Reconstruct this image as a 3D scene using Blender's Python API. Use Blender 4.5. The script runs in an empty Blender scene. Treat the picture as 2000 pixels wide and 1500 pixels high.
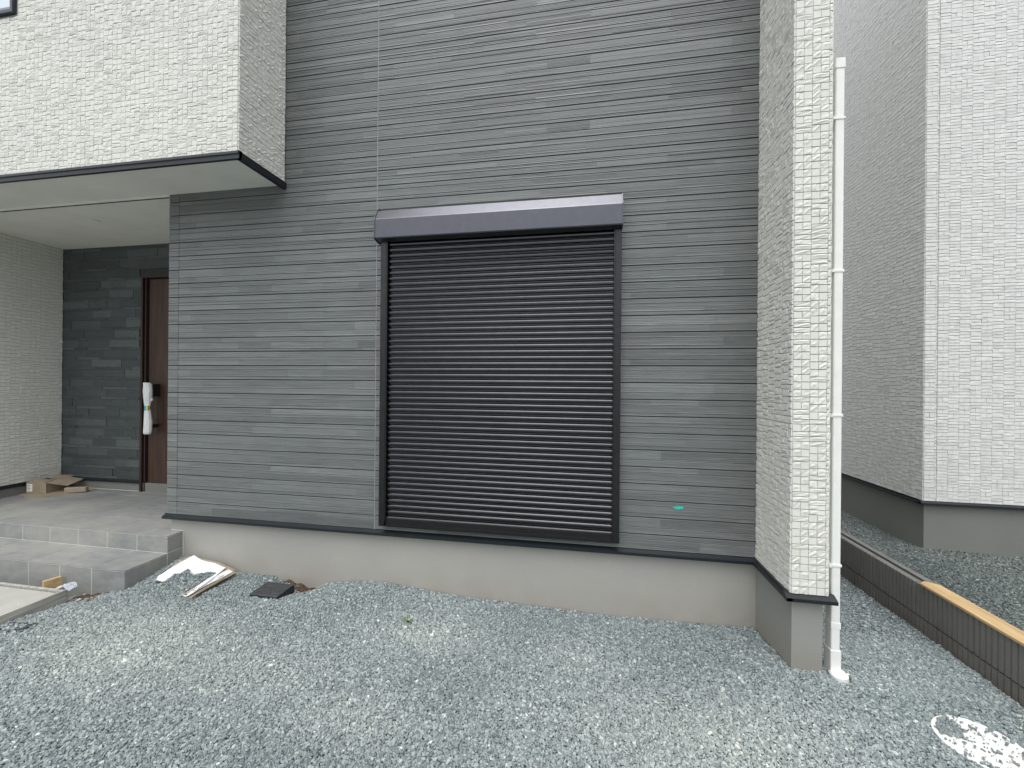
import bpy, math, random
import numpy as np
from mathutils import Vector, Matrix

random.seed(7)
rng = np.random.default_rng(7)
scene = bpy.context.scene
col = scene.collection

# ------------------------------------------------------------------ camera
def camera_basis(yaw, pitch, roll):
    cy, sy, cp, sp, cr, sr = math.cos(yaw), math.sin(yaw), math.cos(pitch), math.sin(pitch), math.cos(roll), math.sin(roll)
    r = Vector((cy, -sy, 0)); f = Vector((sy*cp, cy*cp, sp)); u = r.cross(f)
    return cr*r + sr*u, -sr*r + cr*u, f
cam_data = bpy.data.cameras.new('camera')
cam = bpy.data.objects.new('camera', cam_data); col.objects.link(cam)
r_, u_, f_ = camera_basis(-0.173074, 0.000126, 0.0087477)
cam.matrix_world = Matrix(((r_.x, u_.x, -f_.x, 0.0), (r_.y, u_.y, -f_.y, -2.8598), (r_.z, u_.z, -f_.z, 1.5549), (0, 0, 0, 1)))
cam_data.sensor_width = 36; cam_data.sensor_fit = 'HORIZONTAL'; cam_data.lens = 793.34*36/2000
cam_data.clip_start = 0.02; cam_data.clip_end = 400
scene.camera = cam

# ------------------------------------------------------------------ light: bright overcast day
SUN_EL, SUN_AZ = 68, 190            # azimuth measured from +Y clockwise; the light comes from behind the camera
world = bpy.data.worlds.new('World'); scene.world = world; world.use_nodes = True
nt = world.node_tree; nt.nodes.clear()
sky = nt.nodes.new('ShaderNodeTexSky'); sky.sky_type = 'NISHITA'; sky.sun_disc = False
sky.sun_elevation = math.radians(SUN_EL); sky.sun_rotation = math.radians(SUN_AZ)
sky.air_density = 1.0; sky.dust_density = 1.5; sky.ozone_density = 1.0
hs = nt.nodes.new('ShaderNodeHueSaturation'); hs.inputs['Saturation'].default_value = 0.16
bg = nt.nodes.new('ShaderNodeBackground'); bg.inputs['Strength'].default_value = 0.15
wo = nt.nodes.new('ShaderNodeOutputWorld')
nt.links.new(sky.outputs[0], hs.inputs['Color']); 
# cloud cover: brightest overhead, falling off evenly towards the horizon all round
wtc = nt.nodes.new('ShaderNodeTexCoord'); wsep = nt.nodes.new('ShaderNodeSeparateXYZ'); wmr = nt.nodes.new('ShaderNodeMapRange')
wmr.inputs['From Min'].default_value = 0; wmr.inputs['From Max'].default_value = 1; wmr.inputs['To Min'].default_value = .62; wmr.inputs['To Max'].default_value = 2.5
nt.links.new(wtc.outputs['Generated'], wsep.inputs[0]); nt.links.new(wsep.outputs[2], wmr.inputs['Value'])
wvm = nt.nodes.new('ShaderNodeVectorMath'); wvm.operation = 'SCALE'
nt.links.new(hs.outputs[0], wvm.inputs[0]); nt.links.new(wmr.outputs[0], wvm.inputs['Scale']); nt.links.new(wvm.outputs[0], bg.inputs[0]); nt.links.new(bg.outputs[0], wo.inputs[0])
sun_data = bpy.data.lights.new('sun', 'SUN'); sun_data.energy = 0.5; sun_data.angle = math.radians(40); sun_data.color = (1.0, 0.975, 0.94)
sun = bpy.data.objects.new('sun', sun_data); col.objects.link(sun)
az, el = math.radians(SUN_AZ), math.radians(SUN_EL)
sun_dir = Vector((math.sin(az)*math.cos(el), math.cos(az)*math.cos(el), math.sin(el)))
sun.rotation_euler = sun_dir.to_track_quat('Z', 'Y').to_euler(); sun.location = (0, -6, 8)
vs = scene.view_settings
vs.view_transform = 'Standard'; vs.look = 'None'; vs.exposure = 0.42; vs.gamma = 1.0; vs.use_curve_mapping = False

# ------------------------------------------------------------------ materials
class NT:
    def __init__(s, name):
        s.m = bpy.data.materials.new(name); s.m.use_nodes = True; s.t = s.m.node_tree
        s.b = s.t.nodes['Principled BSDF']; s._pos = None
    def n(s, kind, **kw):
        x = s.t.nodes.new(kind)
        for k, v in kw.items(): setattr(x, k, v)
        return x
    def l(s, a, b): s.t.links.new(a, b)
    def pos(s, scale=(1, 1, 1), obj=False):
        if obj:
            g = s.n('ShaderNodeTexCoord').outputs['Object']
        else:
            g = s.n('ShaderNodeNewGeometry').outputs['Position']
        mp = s.n('ShaderNodeMapping'); mp.inputs['Scale'].default_value = scale; s.l(g, mp.inputs['Vector'])
        return mp.outputs[0]
    def noise(s, scale, detail=4, rough=.6, vec=None, sc=(1, 1, 1), obj=False):
        x = s.n('ShaderNodeTexNoise'); x.inputs['Scale'].default_value = scale
        x.inputs['Detail'].default_value = detail; x.inputs['Roughness'].default_value = rough
        s.l(vec if vec is not None else s.pos(sc, obj), x.inputs['Vector']); return x.outputs['Fac']
    def voro(s, scale, sc=(1, 1, 1), out='Distance', feature='F1'):
        x = s.n('ShaderNodeTexVoronoi', feature=feature); x.inputs['Scale'].default_value = scale
        s.l(s.pos(sc), x.inputs['Vector']); return x.outputs[out]
    def ramp(s, fac, stops):
        r = s.n('ShaderNodeValToRGB'); e = r.color_ramp.elements
        while len(e) < len(stops): e.new(0.5)
        for i, (p, c) in enumerate(stops):
            e[i].position = p; e[i].color = (c[0], c[1], c[2], 1) if hasattr(c, '__len__') else (c, c, c, 1)
        s.l(fac, r.inputs[0]); return r.outputs[0]
    def mix(s, fac, a, b, mode='MIX'):
        x = s.n('ShaderNodeMix', data_type='RGBA', blend_type=mode)
        for i, v in ((0, fac), (6, a), (7, b)):
            if isinstance(v, (int, float)): x.inputs[i].default_value = v
            elif isinstance(v, tuple): x.inputs[i].default_value = (*v, 1)
            else: s.l(v, x.inputs[i])
        return x.outputs[2]
    def math(s, op, a, b=0.0, clamp=False):
        x = s.n('ShaderNodeMath', operation=op); x.use_clamp = clamp
        for i, v in ((0, a), (1, b)):
            if isinstance(v, (int, float)): x.inputs[i].default_value = v
            else: s.l(v, x.inputs[i])
        return x.outputs[0]
    def attr(s, name, kind='GEOMETRY'):
        return s.n('ShaderNodeAttribute', attribute_name=name, attribute_type=kind).outputs['Fac']
    def bump(s, h, strength=.4, dist=.002):
        x = s.n('ShaderNodeBump'); x.inputs['Strength'].default_value = strength; x.inputs['Distance'].default_value = dist
        s.l(h, x.inputs['Height']); s.l(x.outputs[0], s.b.inputs['Normal'])
    def done(s, color=None, rough=None, metal=0.0, spec=None, coat=None):
        for k, v in (('Base Color', color), ('Roughness', rough)):
            if v is None: continue
            if isinstance(v, tuple): s.b.inputs[k].default_value = (*v, 1)
            elif isinstance(v, (int, float)): s.b.inputs[k].default_value = v
            else: s.l(v, s.b.inputs[k])
        s.b.inputs['Metallic'].default_value = metal
        if spec is not None: s.b.inputs['Specular IOR Level'].default_value = spec
        if coat is not None: s.b.inputs['Coat Weight'].default_value = coat; s.b.inputs['Coat Roughness'].default_value = .15
        return s.m

def mat_plain(name, c, rough=.5, var=.12, vs_=8, bump=0, bs=200, metal=0, spec=None, coat=None):
    k = NT(name)
    n = k.noise(vs_, 5)
    cc = k.ramp(n, [(.3, tuple(x*(1-var) for x in c)), (.7, tuple(min(1, x*(1+var)) for x in c))])
    if bump: k.bump(k.noise(bs, 3), .5, bump)
    return k.done(cc, rough, metal, spec, coat)

M = {}
# dark grooved fibre-cement siding: block tone + fine horizontal streaks
k = NT('dark_siding')
tone = k.attr('tone')
st = k.noise(1, 5, .75, sc=(4, 4, 190)); st2 = k.noise(1, 3, .6, sc=(1.6, 1.6, 75)); cl = k.noise(5, 4, .6, sc=(1, 1, 2.4))
st3 = k.noise(1, 2, .5, sc=(.8, .8, 165))
base = k.ramp(tone, [(0, (.100, .107, .105)), (.5, (.137, .146, .143)), (1, (.178, .188, .184))])
c = k.mix(.42, base, k.ramp(st, [(.30, (.22, .22, .22)), (.5, (.50, .50, .50)), (.70, (.92, .92, .92))]), 'OVERLAY')
c = k.mix(.22, c, k.ramp(st3, [(.40, (.30, .30, .30)), (.47, (.52, .52, .52)), (.56, (.55, .55, .55)), (.62, (.78, .78, .78))]), 'OVERLAY')
c = k.mix(.35, c, k.ramp(cl, [(.3, (.42, .42, .42)), (.7, (.60, .60, .60))]), 'OVERLAY')
c = k.mix(.22, c, k.ramp(k.noise(2.3, 3), [(.35, (.50, .47, .45)), (.65, (.46, .52, .50))]), 'OVERLAY')
k.bump(k.math('ADD', st, k.math('ADD', st3, k.math('MULTIPLY', st2, .6))), .55, .0018)
M['siding'] = k.done(c, k.ramp(cl, [(.3, .36), (.7, .50)]), spec=.6)
M['siding_back'] = mat_plain('siding_groove', (.035, .037, .04), .7)
# entry wall, dark stone-look
k = NT('dark_stone')
tone = k.attr('tone', 'OBJECT') if False else k.n('ShaderNodeObjectInfo').outputs['Random']
n = k.noise(14, 6, .65, sc=(1, 1, 2.5))
base = k.ramp(tone, [(0, (.046, .055, .057)), (.6, (.062, .072, .073)), (1, (.092, .104, .104))])
c = k.mix(.5, base, k.ramp(n, [(.3, .36), (.7, .68)]), 'OVERLAY')
k.bump(n, .7, .004)
M['stone'] = k.done(c, .55)
# white split-stone siding tiles
k = NT('white_tile')
n = k.noise(28, 5, .65); n2 = k.noise(1.3, 3)
c = k.mix(.5, k.ramp(n, [(.28, (.60, .597, .535)), (.6, (.725, .72, .655))]), k.ramp(n2, [(.35, (.65, .65, .60)), (.65, (.735, .73, .668))]))
k.bump(k.noise(120, 4, .6), .5, .0022)
M['tile'] = k.done(c, .55, spec=.35)
M['tile_joint'] = mat_plain('white_tile_joint', (.36, .355, .33), .8, bump=.001)
k = NT('neighbour_tile')
n = k.noise(22, 5, .65)
c = k.ramp(n, [(.28, (.61, .608, .585)), (.62, (.72, .717, .69))])
k.bump(k.noise(110, 4, .6), .35, .0016)
M['ntile'] = k.done(c, .55, spec=.35)
# rendered foundation
k = NT('foundation_render')
z = k.n('ShaderNodeSeparateXYZ'); k.l(k.n('ShaderNodeNewGeometry').outputs['Position'], z.inputs[0])
damp = k.math('MULTIPLY', k.ramp(z.outputs[2], [(0.0, 1.0), (.16, .25), (.40, 0.0)]), k.ramp(k.noise(3.5, 4), [(.3, .2), (.65, 1.0)]))
c = k.mix(.5, k.ramp(k.noise(2.1, 4), [(.35, (.350, .345, .315)), (.65, (.395, .380, .335))]), k.ramp(k.noise(240, 2), [(.3, (.30, .295, .275)), (.7, (.43, .425, .395))]))
c = k.mix(k.math('MULTIPLY', damp, .45), c, (.27, .235, .18))
k.bump(k.noise(260, 3), .5, .0022)
M['foundation'] = k.done(c, .85, spec=.25)
k = NT('foundation_render_grey')
c = k.mix(.5, k.ramp(k.noise(2.1, 4), [(.35, (.18, .185, .17)), (.65, (.215, .215, .195))]), k.ramp(k.noise(240, 2), [(.3, (.16, .165, .15)), (.7, (.235, .24, .22))]))
k.bump(k.noise(260, 3), .5, .0022)
M['foundation2'] = k.done(c, .85, spec=.25)
k = NT('foundation_render_mid')
c = k.mix(.5, k.ramp(k.noise(2.1, 4), [(.35, (.265, .267, .248)), (.65, (.30, .298, .272))]), k.ramp(k.noise(240, 2), [(.3, (.235, .237, .22)), (.7, (.325, .325, .302))]))
z = k.n('ShaderNodeSeparateXYZ'); k.l(k.n('ShaderNodeNewGeometry').outputs['Position'], z.inputs[0])
c = k.mix(k.ramp(z.outputs[2], [(.02, .4), (.18, 0.0)]), c, (.26, .225, .17))
k.bump(k.noise(260, 3), .7, .003)
M['foundation3'] = k.done(c, .85, spec=.25)
M['flashing'] = mat_plain('black_flashing', (.007, .011, .014), .45, .25, 30)
M['soffit'] = mat_plain('soffit_board', (.74, .735, .675), .7, .05, 3, .0008, 300)
M['alu'] = mat_plain('black_aluminium', (.042, .0415, .043), .30, .12, 20, .0003, 900, metal=.8)
M['hood'] = mat_plain('hood_aluminium', (.105, .108, .120), .26, .06, 20, .0003, 900, metal=.85)
M['slat'] = mat_plain('slat_aluminium', (.054, .0555, .059), .15, .10, 20, .0003, 900, metal=.9)
M['sealant'] = mat_plain('grey_sealant', (.30, .32, .33), .6)
M['sealant2'] = mat_plain('pale_sealant', (.40, .37, .32), .6)
k = NT('door_wood')
w = k.noise(1, 6, .6, sc=(22, 22, 1.6)); w2 = k.noise(4, 4)
c = k.ramp(w, [(.25, (.024, .012, .008)), (.5, (.050, .024, .015)), (.75, (.085, .042, .025))])
c = k.mix(.5, c, k.ramp(w2, [(.3, .38), (.7, .62)]), 'OVERLAY')
k.bump(w, .2, .001)
M['wood_door'] = k.done(c, .42)
M['door_frame'] = mat_plain('door_frame_brown', (.032, .016, .013), .4)
M['window_frame'] = mat_plain('window_frame', (.022, .027, .036), .35)
M['window_sash'] = mat_plain('window_sash', (.20, .23, .30), .35)
k = NT('window_glass'); M['glass'] = k.done((.55, .60, .62), .04, metal=.85)
M['pvc'] = mat_plain('white_pvc', (.80, .81, .77), .38, .04, 12, spec=.5)
M['foam'] = mat_plain('white_foam', (.74, .75, .74), .7, .05, 60, .002, 160)
M['tape_blue'] = mat_plain('blue_tape', (.05, .42, .62), .45)
M['tape_yellow'] = mat_plain('yellow_tape', (.72, .55, .06), .45)
M['tape_green'] = mat_plain('green_tape', (.03, .50, .40), .45, .2, 70)
M['tape_dark_green'] = mat_plain('dark_green_tape', (.01, .20, .15), .5)
M['black'] = mat_plain('black_plastic', (.014, .015, .017), .45, .3, 60)
# porch tiles
k = NT('porch_tile')
n = k.noise(9, 6, .65, sc=(1, 2.2, 2.2)); d = k.noise(2.2, 4); rnd = k.n('ShaderNodeObjectInfo').outputs['Random']
c = k.ramp(n, [(.28, (.180, .187, .186)), (.7, (.275, .281, .273))])
c = k.mix(.25, c, k.ramp(rnd, [(0, .40), (1, .62)]), 'OVERLAY')
c = k.mix(k.ramp(d, [(.38, 0.0), (.68, .5)]), c, (.40, .385, .33))
k.bump(k.noise(60, 5, .7), .35, .0016)
M['porch_tile'] = k.done(c, .48)
M['grout'] = mat_plain('grout', (.66, .66, .62), .9, .1, 60)
k = NT('concrete')
c = k.mix(.5, k.ramp(k.noise(7, 6, .7), [(.3, (.33, .325, .29)), (.7, (.47, .46, .42))]), k.ramp(k.noise(160, 3), [(.3, (.32, .32, .29)), (.7, (.48, .47, .43))]))
k.bump(k.noise(130, 4), .6, .002)
M['concrete'] = k.done(c, .85)
k = NT('form_board')
w = k.noise(1, 5, .6, sc=(60, 3, 60))
c = k.ramp(w, [(.3, (.24, .235, .205)), (.7, (.52, .50, .44))]); k.bump(w, .4, .001)
M['form'] = k.done(c, .8)
k = NT('pine')
w = k.noise(1, 5, .6, sc=(45, 2.5, 45)); s2 = k.noise(2.5, 3)
c = k.ramp(w, [(.3, (.32, .205, .09)), (.5, (.47, .325, .155)), (.72, (.58, .43, .24))])
c = k.mix(k.ramp(s2, [(.5, 0.0), (.7, .3)]), c, (.33, .28, .20)); k.bump(w, .35, .001)
M['pine'] = k.done(c, .65)
k = NT('grey_wood')
w = k.noise(1, 5, .6, sc=(70, 5, 70)); c = k.ramp(w, [(.3, (.15, .135, .11)), (.7, (.28, .25, .21))]); M['grey_wood'] = k.done(c, .8)
k = NT('cardboard')
c = k.mix(.5, k.ramp(k.noise(1, 3, sc=(150, 10, 10)), [(.3, (.28, .23, .165)), (.7, (.36, .30, .22))]), k.ramp(k.noise(6, 4), [(.3, (.27, .22, .155)), (.7, (.41, .34, .25))]))
M['cardboard'] = k.done(c, .85)
k = NT('white_paper'); c = k.ramp(k.noise(9, 5), [(.3, (.70, .71, .72)), (.6, (.84, .845, .85))]); k.bump(k.noise(14, 4), .5, .006)
M['paper'] = k.done(c, .7)
M['label'] = mat_plain('label_white', (.78, .78, .76), .5)
M['ink'] = mat_plain('label_ink', (.05, .05, .06), .6)
# kerb blocks
k = NT('kerb_block')
n = k.noise(5, 5, .65); n2 = k.noise(320, 3)
z = k.n('ShaderNodeSeparateXYZ'); k.l(k.n('ShaderNodeNewGeometry').outputs['Position'], z.inputs[0])
c = k.mix(.5, k.ramp(n, [(.3, (.135, .136, .127)), (.7, (.20, .194, .176))]), k.ramp(n2, [(.3, (.10, .102, .096)), (.7, (.20, .197, .183))]))
c = k.mix(k.math('MULTIPLY', k.ramp(z.outputs[2], [(0.0, .8), (.14, .2), (.2, 0.0)]), k.ramp(k.noise(6, 3), [(.35, .2), (.65, 1.0)])), c, (.12, .10, .08))
k.bump(n2, .8, .003)
M['kerb'] = k.done(c, .9)
M['kerb_top'] = mat_plain('kerb_top', (.21, .20, .19), .9, .2, 40, .002, 200)
# ground
k = NT('ground_gravel')
v = k.voro(95, out='Color'); vd = k.voro(95)
g = k.ramp(v, [(.2, (.10, .12, .12)), (.6, (.22, .25, .24)), (.95, (.42, .45, .42))])
k.bump(vd, .9, .008)
M['ground'] = k.done(g, .9)
k = NT('gravel_stone')
t = k.attr('tone', 'INSTANCER')
c = k.ramp(t, [(0, (.125, .152, .158)), (.35, (.225, .262, .264)), (.62, (.320, .362, .352)), (.84, (.44, .485, .455)), (.95, (.57, .60, .55)), (1, (.76, .77, .70))])
c = k.mix(.45, c, k.ramp(k.noise(300, 3), [(.3, .33), (.7, .68)]), 'OVERLAY')
c = k.mix(k.math('MULTIPLY', k.attr('dust', 'INSTANCER'), .32, True), c, (.43, .445, .39))
k.bump(k.noise(500, 3), .5, .001)
M['gravel'] = k.done(c, .78, spec=.35)
k = NT('neighbour_gravel_stone')
t = k.attr('tone', 'INSTANCER')
c = k.ramp(t, [(0, (.075, .092, .092)), (.4, (.145, .168, .160)), (.75, (.23, .255, .235)), (.93, (.36, .375, .33)), (1, (.7, .7, .62))])
M['gravel2'] = k.done(c, .8, spec=.3)
k = NT('soil'); c = k.ramp(k.noise(70, 5), [(.3, (.035, .022, .013)), (.7, (.12, .075, .042))]); k.bump(k.noise(90, 5), .9, .012)
M['soil'] = k.done(c, .95)
M['leaf'] = mat_plain('weed_leaf', (.13, .30, .05), .55, .3, 90)
k = NT('drain_cover_plastic'); n = k.noise(70, 5, .7)
M['drain'] = k.done(k.ramp(n, [(.35, (.022, .024, .027)), (.7, (.085, .09, .092))]), .6)
k = NT('clear_plastic'); k.b.inputs['Alpha'].default_value = .55
M['plastic'] = k.done((.62, .66, .72), .12)
k = NT('lid_pvc')
n = k.noise(60, 5, .7); c = k.ramp(n, [(.32, (.45, .46, .43)), (.48, (.80, .80, .76)), (1, (.84, .84, .80))])
c = k.mix(k.ramp(k.noise(7, 3), [(.5, 0.0), (.7, .45)]), c, (.60, .50, .40))
k.bump(k.noise(90, 4), .5, .003)
M['lid'] = k.done(c, .55)

# ------------------------------------------------------------------ mesh helpers
def tag(o, label=None, cat=None, group=None, kind=None):
    if label: o['label'] = label
    if cat: o['category'] = cat
    if group: o['group'] = group
    if kind: o['kind'] = kind
    return o
def thing(name, label, cat, loc=(0, 0, 0), group=None):
    o = bpy.data.objects.new(name, None); o.empty_display_size = .1; o.location = loc; col.objects.link(o)
    return tag(o, label, cat, group)
def link(name, me, mat, parent=None, mw=None, smooth=False):
    if mat is not None and not me.materials: me.materials.append(mat)
    o = bpy.data.objects.new(name, me); col.objects.link(o)
    if smooth:
        me.polygons.foreach_set('use_smooth', [True]*len(me.polygons))
    if mw is not None: o.matrix_basis = mw
    if parent is not None:
        o.parent = parent
        root = parent
        loc = Vector((0, 0, 0))
        while root is not None:
            loc += root.location if root.type == 'EMPTY' else Vector((0, 0, 0)); root = root.parent
        if loc.length > 0 and parent.type == 'EMPTY':
            o.matrix_parent_inverse = Matrix.Translation(-loc)
    return o
class MB:
    """collects boxes, prisms and grids in world coordinates, then links them as ONE mesh object"""
    def __init__(s): s.v = []; s.f = []; s.t = []
    def add(s, vs_, fs, tone=.5):
        b = len(s.v); s.v += [tuple(p) for p in vs_]; s.f += [tuple(i+b for i in f) for f in fs]; s.t += [tone]*len(fs); return s
    def box(s, x0, x1, y0, y1, z0, z1, tone=.5, bev=0.0, mat=None):
        if bev > 0:
            b = bev; vs_ = []
            for x, sx in ((x0, 1), (x1, -1)):
                for y, sy in ((y0, 1), (y1, -1)):
                    for z, sz in ((z0, 1), (z1, -1)):
                        vs_ += [(x, y+sy*b, z+sz*b), (x+sx*b, y, z+sz*b), (x+sx*b, y+sy*b, z)]
            def i(a, b_, c, w): return (a*4+b_*2+c)*3+w
            fs = [(i(0,0,0,0), i(0,0,1,0), i(0,1,1,0), i(0,1,0,0)), (i(1,0,0,0), i(1,1,0,0), i(1,1,1,0), i(1,0,1,0)),
                  (i(0,0,0,1), i(1,0,0,1), i(1,0,1,1), i(0,0,1,1)), (i(0,1,0,1), i(0,1,1,1), i(1,1,1,1), i(1,1,0,1)),
                  (i(0,0,0,2), i(0,1,0,2), i(1,1,0,2), i(1,0,0,2)), (i(0,0,1,2), i(1,0,1,2), i(1,1,1,2), i(0,1,1,2))]
            for a in (0, 1):
                for c in (0, 1):
                    fs += [(i(a,c,0,0), i(a,c,1,0), i(a,c,1,1), i(a,c,0,1)), (i(a,0,c,0), i(a,1,c,0), i(a,1,c,2), i(a,0,c,2)), (i(0,a,c,1), i(1,a,c,1), i(1,a,c,2), i(0,a,c,2))]
                    for d in (0, 1): fs.append((i(a,c,d,0), i(a,c,d,1), i(a,c,d,2)))
            if mat is not None: vs_ = [mat @ Vector(p) for p in vs_]
            return s.add(vs_, fs, tone)
        vs_ = [(x, y, z) for x in (x0, x1) for y in (y0, y1) for z in (z0, z1)]
        if mat is not None: vs_ = [mat @ Vector(p) for p in vs_]
        return s.add(vs_, [(0,1,3,2), (4,6,7,5), (0,4,5,1), (2,3,7,6), (0,2,6,4), (1,5,7,3)], tone)
    def prism_x(s, prof, x0, x1, tone=.5, caps=True):
        n = len(prof)
        vs_ = [(x0, y, z) for y, z in prof] + [(x1, y, z) for y, z in prof]
        fs = [(i, (i+1) % n, n+(i+1) % n, n+i) for i in range(n)]
        if caps: fs += [tuple(range(n-1, -1, -1)), tuple(range(n, 2*n))]
        return s.add(vs_, fs, tone)
    def sheet_x(s, prof, x0, x1, tone=.5):
        n = len(prof)
        vs_ = [(x0, y, z) for y, z in prof] + [(x1, y, z) for y, z in prof]
        return s.add(vs_, [(i, i+1, n+i+1, n+i) for i in range(n-1)], tone)
    def prism_z(s, poly, z0, z1, tone=.5):
        n = len(poly)
        vs_ = [(x, y, z0) for x, y in poly] + [(x, y, z1) for x, y in poly]
        fs = [(i, (i+1) % n, n+(i+1) % n, n+i) for i in range(n)] + [tuple(range(n-1, -1, -1)), tuple(range(n, 2*n))]
        return s.add(vs_, fs, tone)
    def mesh(s, name, fix=True):
        me = bpy.data.meshes.new(name); me.from_pydata(s.v, [], s.f)
        a = me.attributes.new('tone', 'FLOAT', 'FACE'); a.data.foreach_set('value', s.t)
        if fix:
            import bmesh
            bm = bmesh.new(); bm.from_mesh(me); bmesh.ops.recalc_face_normals(bm, faces=bm.faces); bm.to_mesh(me); bm.free()
        me.update(); return me
    def build(s, name, mat, parent=None, fix=True, smooth=False):
        return link(name, s.mesh(name, fix), mat, parent, smooth=smooth)

# ------------------------------------------------------------------ ground height
def hstep(t): t = np.clip(t, 0, 1); return t*t*(3-2*t)
HX = np.array([-9, -4.6, -3.9, -3.6, -3.45, -3.25, -3.1, -2.9, -2.68, -2.5, -2.42, -2.15, -2.05, -1.95, -1.7, -1.48, -1.07, -.87, -.41, .22, .56, .9, 1.12, 1.6, 9])
HW = np.array([0, 0, 0, 0, .03, .085, .095, .06, .0, .006, .0, -.05, -.06, -.012, .030, .038, .008, -.008, -.022, -.038, -.032, -.024, -.02, 0, 0])
HF = np.array([0, 0, -.065, -.04, -.012, .028, .030, .02, .01, .005, .0, .0, .0, .0, .0, .0, .0, .0, .0, .0, 0, 0, 0, 0, 0])
def fbm(x, y):
    return (.010*np.sin(2.1*x+1.3*y+.4)+.007*np.sin(3.7*x-2.9*y+1.1)+.004*np.sin(7.9*x+5.1*y)+.003*np.sin(13*x-11*y+2))
def height(x, y):
    x = np.asarray(x, float); y = np.asarray(y, float)
    hw = np.interp(x, HX, HW); hf = np.interp(x, HX, HF)
    w = hstep(1-(-y)/.42)           # 1 at the wall, 0 at y=-.42
    near = hstep((-y-.42)/.5)       # fade of hf towards the camera
    h = np.where(y > -.42, hw*w+hf*(1-w), hf*(1-near))
    h = h + fbm(x, y)*hstep((-y)/.5)
    # pillar corner
    h = h + .018*np.exp(-((x-1.15)**2+(y+.5)**2)/.06)
    # gravel heaped over the sheet
    al = hstep((x-1.25)/.10)*hstep((y+.75)/.3)
    h = h*(1-al)+al*(.008*np.sin(3*y+x)-.014*hstep((x-1.7)/.4))
    # neighbour plot
    nb = x > 2.2
    h = np.where(nb, .12+.012*np.sin(2.3*x+1.7*y)+.008*np.sin(6*x-4*y), h)
    return h

def grid_mesh(name, x0, x1, nx, y0, y1, ny, fz, xs=None, ys=None):
    X = np.linspace(x0, x1, nx) if xs is None else np.array(xs); Y = np.linspace(y0, y1, ny) if ys is None else np.array(ys)
    nx, ny = len(X), len(Y)
    gx, gy = np.meshgrid(X, Y); gz = fz(gx, gy)
    v = np.stack([gx, gy, gz], -1).reshape(-1, 3)
    i = np.arange((ny-1)*nx).reshape(ny-1, nx)[:, :-1].ravel()
    q = np.stack([i, i+1, i+nx+1, i+nx], 1)
    return quads(name, v, q)
def quads(name, v, q, tone=None):
    me = bpy.data.meshes.new(name)
    me.vertices.add(len(v)); me.vertices.foreach_set('co', np.asarray(v, np.float32).ravel())
    me.loops.add(len(q)*4); me.loops.foreach_set('vertex_index', np.asarray(q, np.int32).ravel())
    me.polygons.add(len(q)); me.polygons.foreach_set('loop_start', np.arange(0, len(q)*4, 4, dtype=np.int32))
    me.update(calc_edges=True); me.shade_flat()
    if tone is not None:
        a = me.attributes.new('tone', 'FLOAT', 'FACE'); a.data.foreach_set('value', np.asarray(tone, np.float32))
    return me

# the ground sheet: fine near the camera, coarse to the horizon
def spaced(lo, a, b, hi, d, n=10):
    L = -np.geomspace(.5, a-lo, n)[::-1]+a; R_ = np.geomspace(.5, hi-b, n)+b
    return np.concatenate([L, np.arange(a, b+1e-6, d), R_])
def hg(x, y):
    h = height(x, y)-.012
    return np.where((x > 2.14) & (x < 2.3), -.05, h)
gm = grid_mesh('ground', 0, 0, 0, 0, 0, 0, hg, spaced(-150, -6.4, 4.6, 150, .06), spaced(-150, -3.0, 3.4, 150, .06))
tag(link('ground', gm, M['ground']), kind='structure')

# ------------------------------------------------------------------ split-stone tile variants
def tile_variant(n, rough, seed):
    """verts in (u, v, d) with u, v in 0..1, quads; n = cells across the face"""
    r = random.Random(seed)
    g = [i/n for i in range(n+1)]
    vs_, idx = [], {}
    ax, ay = r.uniform(-1, 1), r.uniform(-1, 1); lv = r.uniform(.0038, .0074)
    for j, v in enumerate(g):
        for i, u in enumerate(g):
            edge = i in (0, n) or j in (0, n)
            if rough:
                d = lv+(r.uniform(-.0008, .0016) if edge else r.uniform(-.0012, .0040))+.0026*(ax*(u-.5)+ay*(v-.5))
                uu = u+(0 if edge else r.uniform(-.09, .09)); vv = v+(0 if edge else r.uniform(-.09, .09))
            else: d, uu, vv = .0056, u, v
            if edge:
                ins = .018
                uu = min(max(uu, ins), 1-ins); vv = min(max(vv, ins), 1-ins)
            idx[i, j] = len(vs_); vs_.append((uu, vv, d))
    q = [(idx[i, j], idx[i+1, j], idx[i+1, j+1], idx[i, j+1]) for j in range(n) for i in range(n)]
    ring = [(i, 0) for i in range(n)]+[(n, j) for j in range(n)]+[(i, n) for i in range(n, 0, -1)]+[(0, j) for j in range(n, 0, -1)]
    b = len(vs_)
    for (i, j) in ring: vs_.append((g[i], g[j], 0.0))
    m = len(ring)
    for a in range(m):
        c = (a+1) % m
        q.append((b+a, b+c, idx[ring[c]], idx[ring[a]]))
    return np.array(vs_), np.array(q)
VAR_HI = [tile_variant(3, True, i) for i in range(14)]+[tile_variant(1, False, 99)]
VAR_LO = [(v_*np.array((1, 1, .72)), q_) for v_, q_ in (tile_variant(2, True, 50+i) for i in range(14))]+[tile_variant(1, False, 99)]
NS = 14     # index of the smooth one

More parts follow.
